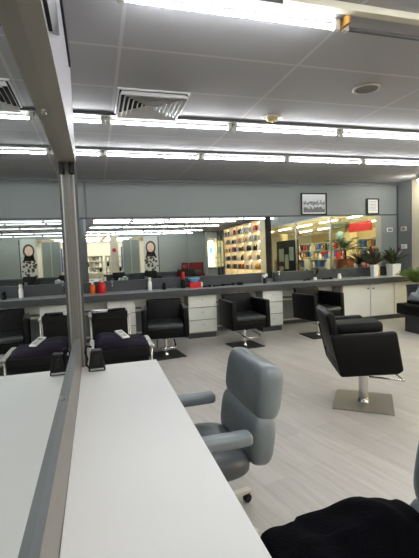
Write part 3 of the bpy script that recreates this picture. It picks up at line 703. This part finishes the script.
fern = thing('potted_fern', 'green fern at the right edge behind the grey cape', 'plant', (6.27, 6.46, 0))
MB().lathe([(.13, .001), (.17, .76), (.18, .78), (.16, .78), (.15, .72), (.01, .72)], n=20).build('pot', M['upstand'], fern, smooth=True)
fr = MB()
for k in range(85):
    az = random.uniform(0, 2*math.pi); el = random.uniform(.7, 1.45); L = random.uniform(.35, .56); d = Vector((math.cos(az)*math.cos(el), math.sin(az)*math.cos(el), math.sin(el)))
    prev = None
    for i in range(1, 9):
        s_ = i/8; q = Vector((0, 0, .80))+d*L*s_+Vector((0, 0, -.42*L*s_*s_)); sd = d.cross(Vector((0, 0, 1))).normalized()
        for sg in (-1, 1):
            wl = .085*(1-s_*.75); e = q+sd*sg*wl+d*.03; fr.blade([q, (q+e)/2+Vector((0, 0, .006)), e], [.006, .015, .002], (0, 0, 1))
fr.build('fronds', M['leaf'], fern)

# ================================================================ SHAMPOO LOUNGE AT RIGHT EDGE
sh = thing('shampoo_lounge', 'black wash lounge cut off by the right edge of the picture', 'chair', (6.0, 5.75, 0))
MB().box((-.56, -.30, .335), (.65, .30, .525), bev=.02).build('seat', M['black'], sh, smooth=True)
MB().box((-.42, -.24, .001), (.6, .24, .335), bev=.01).build('pedestal', mat('charcoal_vinyl', (48, 50, 52), .45), sh)
MB().box((.45, -.28, .52), (.62, .28, .95), rot=Euler((0, math.radians(14), 0)), bev=.03).build('backrest', M['black'], sh, smooth=True)
MB().roll((-.25, 0, .555), (.35, .5, .07), None, n1=3, p=8).build('leg_cushion', M['black'], sh, smooth=True)
def cape_fn(u, v):
    X = 5.66+.42*u; Y = 5.62+.42*v; e = min(u, 1-u, v, 1-v)
    z = .61+.12*min(1, e*5)+.035*math.sin(19*X+11*Y)+.03*math.sin(33*X-25*Y)+.06*u
    if e <= 0: z = .57
    return Vector((X, Y, z))
tag(MB().grid(26, 26, cape_fn).build('plastic_cape', M['silver_film'], smooth=False, mods=[('SOLIDIFY', dict(thickness=.006, offset=1))]), 'crumpled grey plastic cape on the black wash lounge', 'cape')

# ================================================================ BEHIND THE CAMERA (SEEN IN THE MIRRORS)
# advert poster of a woman on a pillar
pp = thing('advert_poster', 'tall poster of a woman with dark hair seen in the back mirror', 'poster', (3.51, YB+.13, .42))
box((-.40, -.12, -.41), (.38, -.012, 2.42)).build('board', M['paper'], pp)
hr = MB().lathe([(.25, 0), (.265, .002), (.26, .008), (.003, .008)], n=24).build('hair', M['hair'], pp); hr.rotation_euler = (-math.pi/2, 0, 0); hr.scale = (1.05, 1.35, 1); hr.location = (-.02, -.012, 1.80)
fc = MB().lathe([(.185, 0), (.19, .002), (.185, .008), (.003, .009)], n=24).build('face', M['skin'], pp); fc.rotation_euler = (-math.pi/2, 0, 0); fc.scale = (1, 1.35, 1); fc.location = (-.03, -.003, 1.80)
fm = MB()
for ex in (-.085, .02): fm.box((ex, .0045, 1.83), (ex+.045, .008, 1.845))
fm.box((-.06, .0045, 1.70), (.0, .008, 1.715)); fm.build('features', M['darkred'], pp)
MB().prism([(-.30, 1.30), (.26, 1.30), (.18, 1.58), (.04, 1.65), (-.10, 1.65), (-.24, 1.58)], -.012, -.004, plane='xz').build('garment', M['black_plastic'], pp)
fl = MB()
for k in range(60):
    a, b = random.uniform(-.34, .32), random.uniform(.10, 1.28); r = random.uniform(.03, .08)
    fl.lathe([(r, 0), (r*.9, .004), (.002, .006)], n=9); 
    for v in fl.bm.verts[-27:] if False else []: pass
    fl.bm.verts.ensure_lookup_table()
    for v in fl.bm.verts[len(fl.bm.verts)-27:]:
        x_, y_, z_ = v.co; v.co = Vector((a+x_, -.012+z_+.0005*k*.1, b+y_))
fl.build('flower_print', mat('brown_flower_print', (84, 66, 54), .7, noise=(9, .5)), pp)
# dark glazed screen left of poster
gs = thing('glazed_screen', 'grey-green glazed screen left of the poster, seen in the back mirror', 'screen', (2.42, YB+.1, 0))
MB().box((-.42, 0, .06), (.42, .03, 2.64)).build('panel', M['green_panel'], gs)
f = MB()
for lo, hi in (((-.46, 0), (-.42, 2.7)), ((.42, 0), (.46, 2.7)), ((-.42, 2.64), (.42, 2.7)), ((-.02, .06), (.02, 2.64)), ((-.42, 0), (.42, .06))):
    f.box((lo[0], -.02, lo[1]+.001), (hi[0], .05, hi[1]))
f.build('frame', M['frame_grey'], gs)
rc = thing('red_armchair', 'dark red armchair back before the grey rear wall, seen in the back mirror', 'armchair', (5.36, YB+.8, 0))
MB().box((-.38, -.30, .12), (.38, .34, .48), bev=.04).build('seat', M['darkred'], rc, smooth=True)
MB().box((-.40, .22, .15), (.40, .38, 1.30), bev=.05).build('backrest', M['darkred'], rc, smooth=True)
for sx in (-1, 1):
    MB().box((sx*.42-.06, -.30, .12), (sx*.42+.06, .30, .68), bev=.03).build('armrest', M['darkred'], rc, smooth=True)
    for yy in (-.24, .28): MB().cyl((sx*.34, yy, .001), (sx*.34, yy, .14), .02, n=10).build('leg', M['black_plastic'], rc)

sg = thing('round_sign', 'small round red sign on the cream pillar, seen in the back mirror', 'sign', (1.53, YB+.1, 2.13))
MB().cyl((0, 0.001, 0), (0, .012, 0), .11, n=24).build('disc', M['red'], sg)
tag(box((1.88, YB+.1, 1.1), (1.92, YB+.4, 2.3)).build('hanging_banner', M['cobalt']), 'blue hanging banner beside the cream pillar, seen in the back mirror', 'banner')
# lit display cabinet near the rear corner
dc = thing('display_cabinet', 'glowing arched display cabinet near the rear corner, seen in the back mirror', 'cabinet', (6.5, YB+.3, 0))
MB().box((-.30, -.2, .001), (.30, -.16, 2.95)).box((-.30, -.16, .001), (-.26, .16, 2.95)).box((.26, -.16, .001), (.30, .16, 2.95)).box((-.26, -.16, 2.6), (.26, .16, 2.95)).box((-.26, -.16, .001), (.26, .16, .6)).build('carcass', M['white'], dc)
ar = MB(); poly = [(-.22, 1.0), (.22, 1.0)]+[(.22*math.cos(a), 2.28+.22*math.sin(a)) for a in [math.pi*i/12 for i in range(13)]]
ar.prism(poly, -.158, -.15, plane='xz').build('lit_back', M['glow'], dc)
box((-.07, -.148, 1.75), (.09, -.12, 2.1)).build('screen', M['screen'], dc)
for z in (.9, 1.2, 1.5): box((-.255, -.15, z), (.255, .12, z+.02)).build('shelf', M['black_plastic'], dc)
# green glass doors along the right wall
for i, (a, b) in enumerate(((-6.3, -5.75), (-5.7, -5.15), (-5.1, -4.55))):
    gd = thing('glass_door', 'green-tinted glass door near the rear corner, %s of three, in the back mirror' % ('farthest', 'middle', 'nearest')[i], 'door', (XR-.06, (a+b)/2, 0), group='green glass doors')
    q = (b-a)/2
    box((-.006, -q+.03, .03), (.006, q-.03, 2.67)).build('pane', M['green_pane'], gd)
    f = MB().box((-.02, -q, 0.001), (.02, -q+.03, 2.7)).box((-.02, q-.03, 0.001), (.02, q, 2.7)).box((-.02, -q+.03, 2.67), (.02, q-.03, 2.7)).box((-.02, -q+.03, .001), (.02, q-.03, .03))
    f.build('frame', M['alu'], gd)
# retail goods and lit wall shelves on the right wall
GOODS = [('white', M['white'], 'white'), ('black', M['black_plastic'], 'black'), ('amber', M['amber'], 'amber'), ('red', M['red'], 'red'), ('grey', M['alu'], 'grey'), ('blue', M['cobalt'], 'blue'), ('brown', M['hair'], 'brown')]
protos = {}
def good(kind, x, y, z, sx, label, group):
    key = kind
    if key not in protos:
        m = dict((g[0], g[1]) for g in GOODS)[kind]
        o = MB().lathe([(.045, 0), (.05, .01), (.05, .15), (.02, .18), (.02, .22), (.001, .22)], n=8).build('product_bottle', m, smooth=True) if kind in ('white', 'amber', 'black') else MB().box((-.06, -.06, 0), (.06, .06, .2), bev=.004).build('product_box', m)
        protos[key] = o; tag(o, label, 'product', group); o.location = (x, y, z); o.scale = (sx, sx, sx)
        return o
    c = protos[key].copy(); COL.objects.link(c); c.location = (x, y, z); c.scale = (sx, sx, sx); c['label'] = label; c['group'] = group; return c
def shelf_unit(name, label, loc, rz, W, H, dpt, nsh, m_back, m_sh, lit, group):
    t = thing(name, label, 'shelves', loc, rz, group)
    MB().box((-W/2, dpt/2-.02, 0.001), (W/2, dpt/2, H)).build('back_panel', m_back, t)
    MB().box((-W/2, -dpt/2, .001), (-W/2+.03, dpt/2-.02, H)).build('side_panel', m_sh, t); MB().box((W/2-.03, -dpt/2, .001), (W/2, dpt/2-.02, H)).build('side_panel', m_sh, t)
    zs = [.12+(H-.16)*k/nsh for k in range(nsh+1)]
    for z in zs: box((-W/2+.03, -dpt/2, z), (W/2-.03, dpt/2-.02, z+.025)).build('shelf', m_sh, t)
    if lit:
        for z in zs[1:]: MB().cyl((-W/2+.06, dpt/2-.05, z-.015), (W/2-.06, dpt/2-.05, z-.015), .012, n=6).build('strip_light', M['shelf_light'], t)
    return zs
M['shelf_light'] = mat('warm_shelf_strip', (255, 240, 208), .4, emit=28.0)
M['shelf_back'] = mat('pale_cream_back', (232, 224, 200), .6)
M['shelf_wood'] = mat('pale_wood_shelf', (226, 212, 184), .5)
shnames = ['bottom', 'second', 'third', 'fourth', 'fifth', 'sixth', 'seventh', 'top']
for b in range(5):
    y = .05-.92*b
    ordb = ['nearest', 'second', 'third', 'fourth', 'farthest'][b]
    zs = shelf_unit('retail_shelf', 'warm-lit shelf bay, %s of five on the right wall, seen in the back mirror' % ordb, (XR-.19, y, 0), math.pi/2*-1, .90, 2.94, .36, 7, M['shelf_back'], M['shelf_wood'], True, 'lit retail shelf bays')
    for k, z in enumerate(zs[:-1]):
        if k < 2: continue
        cs = random.sample((0, 0, 1, 2, 3, 4, 4, 1, 6, 0, 2), 3)
        for q in range(6):
            kd = GOODS[cs[q//2]]
            good(kd[0], XR-.25+random.uniform(-.05, .03), y-.33+.132*q, z+.026, random.uniform(.85, 1.15), '%s pack on the %s shelf of the %s lit bay on the right wall' % (kd[2], shnames[k], ordb), 'retail goods on the lit wall shelves')
# ---- shop across the mall, seen through the shop front by way of the back mirror
for b in range(7):
    y = 3.6-1.9*b
    ordb = ['first', 'second', 'third', 'fourth', 'fifth', 'sixth', 'seventh'][b]
    zs = shelf_unit('shop_shelf', 'tall cream shelf across the mall, %s from the near end' % ordb, (12.2, y, 0), -math.pi/2, 1.75, 2.1, .45, 5, M['cream_shop'], M['offwhite'], False, 'cream shelves of the shop across the mall')
    for k, z in enumerate(zs[:-1]):
        cs = random.sample((0, 0, 1, 2, 3, 3, 4, 5, 6, 2), 5)
        for q in range(5):
            kd = GOODS[cs[q]]
            good(kd[0], 12.1, y-.66+.33*q, z+.026, random.uniform(1.3, 1.55), '%s pack on the %s shelf of the %s cream shelf across the mall' % (kd[2], shnames[k], ordb), 'goods in the shop across the mall')
for k in range(2):
    for j in range(7):
        x = 10.6+2.6*k; y = 5.5-2.2*j
        t = thing('shop_light', 'warm tube over the shop across the mall, row %s, %s from near end' % (('one', 'two', 'three')[k], ['first', 'second', 'third', 'fourth', 'fifth', 'sixth', 'seventh'][j]), 'light', (x, y, CEIL+.02), math.pi/2, 'warm shop tubes')
        box((-.75, -.05, -.04), (.75, .05, -.001)).build('housing', M['cream_shop'], t)
        MB().cyl((-.7, 0, -.06), (.7, 0, -.06), .015, n=8).build('tube', M['warm_tube'], t)
for j in range(4):
    t = thing('shop_light', 'warm tube light over the mall walkway, %s from the near end' % ['first', 'second', 'third', 'fourth'][j], 'light', (8.1, 6.0-2.6*j, CEIL+.02), math.pi/2, 'warm shop tubes')
    box((-.75, -.05, -.04), (.75, .05, -.001)).build('housing', M['cream_shop'], t)
    MB().cyl((-.7, 0, -.06), (.7, 0, -.06), .015, n=8).build('tube', M['warm_tube'], t)
# low gondolas
for b in range(5):
    y = 3.2-1.9*b
    ordb = ['first', 'second', 'third', 'fourth', 'fifth'][b]
    zs = shelf_unit('display_stand', 'low white display stand across the mall, %s from the near end' % ordb, (9.9, y, 0), -math.pi/2, 1.5, 1.25, .4, 3, M['offwhite'], M['offwhite'], False, 'low display stands across the mall')
    for k, z in enumerate(zs):
        for q in range(3):
            kd = GOODS[random.choice((0, 3, 2, 5, 6, 0))]
            good(kd[0], 9.82, y-.5+.5*q, z+.026, random.uniform(1.1, 1.4), '%s pack on the %s level of the %s low stand across the mall' % (kd[2], shnames[k], ordb), 'goods in the shop across the mall')
# columns, sign, kiosk, palm, globe
for j, y in enumerate((2.1, -3.4, -9.0)):
    tag(box((9.25, y, .001), (9.55, y+.3, 2.55), bev=.005).build('shop_column', M['cream_shop']), 'cream column of the shop front across the mall, %s' % ('nearest', 'middle one', 'farthest')[j], 'column', 'shop columns')
tag(box((9.1, 2.55, 2.2), (9.22, 3.7, 2.52), bev=.01).build('fascia_sign', M['red']), 'red sign panel over the shop front, seen in the back mirror', 'sign')
tag(box((9.0, 1.5, 2.40), (9.2, 2.5, 2.6), bev=.01).build('fascia_awning', M['leaf_dark']), 'dark green awning beside the red sign, seen in the back mirror', 'awning')
ki = thing('poster_stand', 'black poster stand in the mall walkway, seen in the back mirror', 'stand', (7.9, .02, 0))
MB().box((-.08, -.85, .001), (.08, .85, 2.08), bev=.01).build('frame', M['black_plastic'], ki)
for k, (y0, y1, z0, z1) in enumerate(((-.6, -.15, 1.2, 1.75), (-.05, .25, .9, 1.5), (.35, .7, 1.25, 1.8), (-.6, -.2, .5, 1.0))):
    box((-.095, y0, z0), (-.081, y1, z1)).build('sheet', M['paper'] if k % 2 == 0 else M['cream'], ki)
pl = thing('potted_palm', 'palm in a brick-red basket outside the shop front, seen in the back mirror', 'plant', (7.6, 4.45, 0))
MB().lathe([(.22, .001), (.27, .85), (.28, 1.28), (.24, 1.28), (.22, 1.0), (.01, 1.0)], n=20).build('basket', M['basket'], pl, smooth=True)
MB().tube([(0, 0, 1.0), (.02, 0, 1.3), (0, .02, 1.55)], .035, n=8).build('trunk', M['soil'], pl)
fr = MB()
for k in range(15):
    az = 2*math.pi*k/15+random.uniform(-.2, .2); el = random.uniform(.4, 1.2); L = random.uniform(.8, 1.15); d = Vector((math.cos(az)*math.cos(el), math.sin(az)*math.cos(el), math.sin(el))); sd = d.cross(Vector((0, 0, 1))).normalized()
    q0 = Vector((0, 0, 1.5)); spine = [q0+d*L*i/12+Vector((0, 0, -.5*L*(i/12)**2)) for i in range(13)]
    fr.tube(spine, .008, n=5)
    for i in range(2, 13):
        for sg in (-1, 1):
            e = spine[i]+sd*sg*.26*(1-.6*i/12)+d*.10+Vector((0, 0, -.06)); fr.blade([spine[i], (spine[i]+e)/2+Vector((0, 0, .02)), e], [.012, .022, .003], (0, 0, 1))
fr.build('fronds', M['palm'], pl)
gl = thing('globe_lamp', 'pale blue globe on a slim pole beside the palm, seen in the back mirror', 'lamp', (8.5, 2.9, 0))
MB().cyl((0, 0, .001), (0, 0, 1.97), .015, n=8).cyl((0, 0, .001), (0, 0, .02), .14, n=20).build('pole', M['alu'], gl)
g_ = MB(); bmesh.ops.create_uvsphere(g_.bm, u_segments=20, v_segments=12, radius=.15, matrix=Matrix.Translation((0, 0, 2.09))); g_.build('globe', M['globe'], gl, smooth=True)
# bright shop at the far end beyond the cream pillars
M['bright_tube'] = mat('bright_shop_tube', (255, 248, 228), .4, emit=90)
for j in range(3):
    for i in range(3):
        t = thing('shop_light', 'white tube in the bright shop past the cream pillars, row %s, %s across' % (('one', 'two', 'three')[j], ('first', 'second', 'third')[i]), 'light', (-1.4+1.7*i, -9.0-1.6*j, CEIL+.02), 0, 'white tubes of the far shop')
        box((-.75, -.05, -.04), (.75, .05, -.001)).build('housing', M['offwhite'], t)
        MB().cyl((-.7, 0, -.06), (.7, 0, -.06), .022, n=8).build('tube', M['bright_tube'], t)
for b in range(3):
    x = -1.3+1.7*b; ordb = ('first', 'second', 'third')[b]
    zs = shelf_unit('shop_shelf', 'white shelf in the bright shop past the cream pillars, %s across' % ordb, (x, -12.6, 0), math.pi, 1.6, 2.0, .45, 5, M['offwhite'], M['white'], False, 'white shelves of the far shop')
    for k, z in enumerate(zs[:-1]):
        for q in range(4):
            kd = GOODS[(0, 4, 1, 4, 0, 6)[(q+k*2+b) % 6]]
            good(kd[0], x-.6+.4*q, -12.5, z+.026, 1.35, '%s pack on the %s shelf of the %s white shelf past the cream pillars' % (kd[2], shnames[k], ordb), 'goods in the bright far shop')
tag(box((-.5, YB-.9, .001), (1.0, YB-.4, .92), bev=.01).build('sales_desk', M['cream']), 'cream sales desk in front of the bright far shop, seen in the back mirror', 'desk')

isl = thing('island_counter', 'dark grey island counter behind the camera, seen in the back mirror', 'counter', (2.7, -1.9, 0))
box((.7, -2.15, .90), (4.6, -1.65, .98), bev=.004).build('top', M['fascia'], isl, loc=(2.7, -1.9, 0)).location = (0, 0, 0)
box((.8, -2.1, .001), (4.5, -1.7, .90)).build('body', M['upstand'], isl, loc=(2.7, -1.9, 0)).location = (0, 0, 0)
for i, (x, l) in enumerate(((1.3, 'left'), (2.6, 'middle'), (4.0, 'right'))):
    styling_chair('black styling chair behind the camera in front of the island counter, %s of three' % l, (x, -1.05), 85, .42, 5, 1.05, darksteel)

# small spot lamp near the cream jamb
sl = thing('spot_lamp', 'small bright spot lamp on the ceiling near the cream jamb at the right', 'lamp', (6.55, 6.62, CEIL))
MB().cyl((0, 0, -.03), (0, 0, -.001), .05, n=20).cyl((0, 0, -.06), (0, 0, -.03), .012, n=10).build('mount', M['grey_batten'], sl, autosmooth=40)
MB().cyl((.02, -.03, -.05), (-.02, .03, -.115), .034, .042, n=20).build('can', M['grey_batten'], sl, autosmooth=40)
MB().cyl((-.0205, .0307, -.1158), (-.0225, .0337, -.119), .036, n=20).build('lens', mat('lit_spot_lens', (255, 250, 238), .4, emit=420), sl)
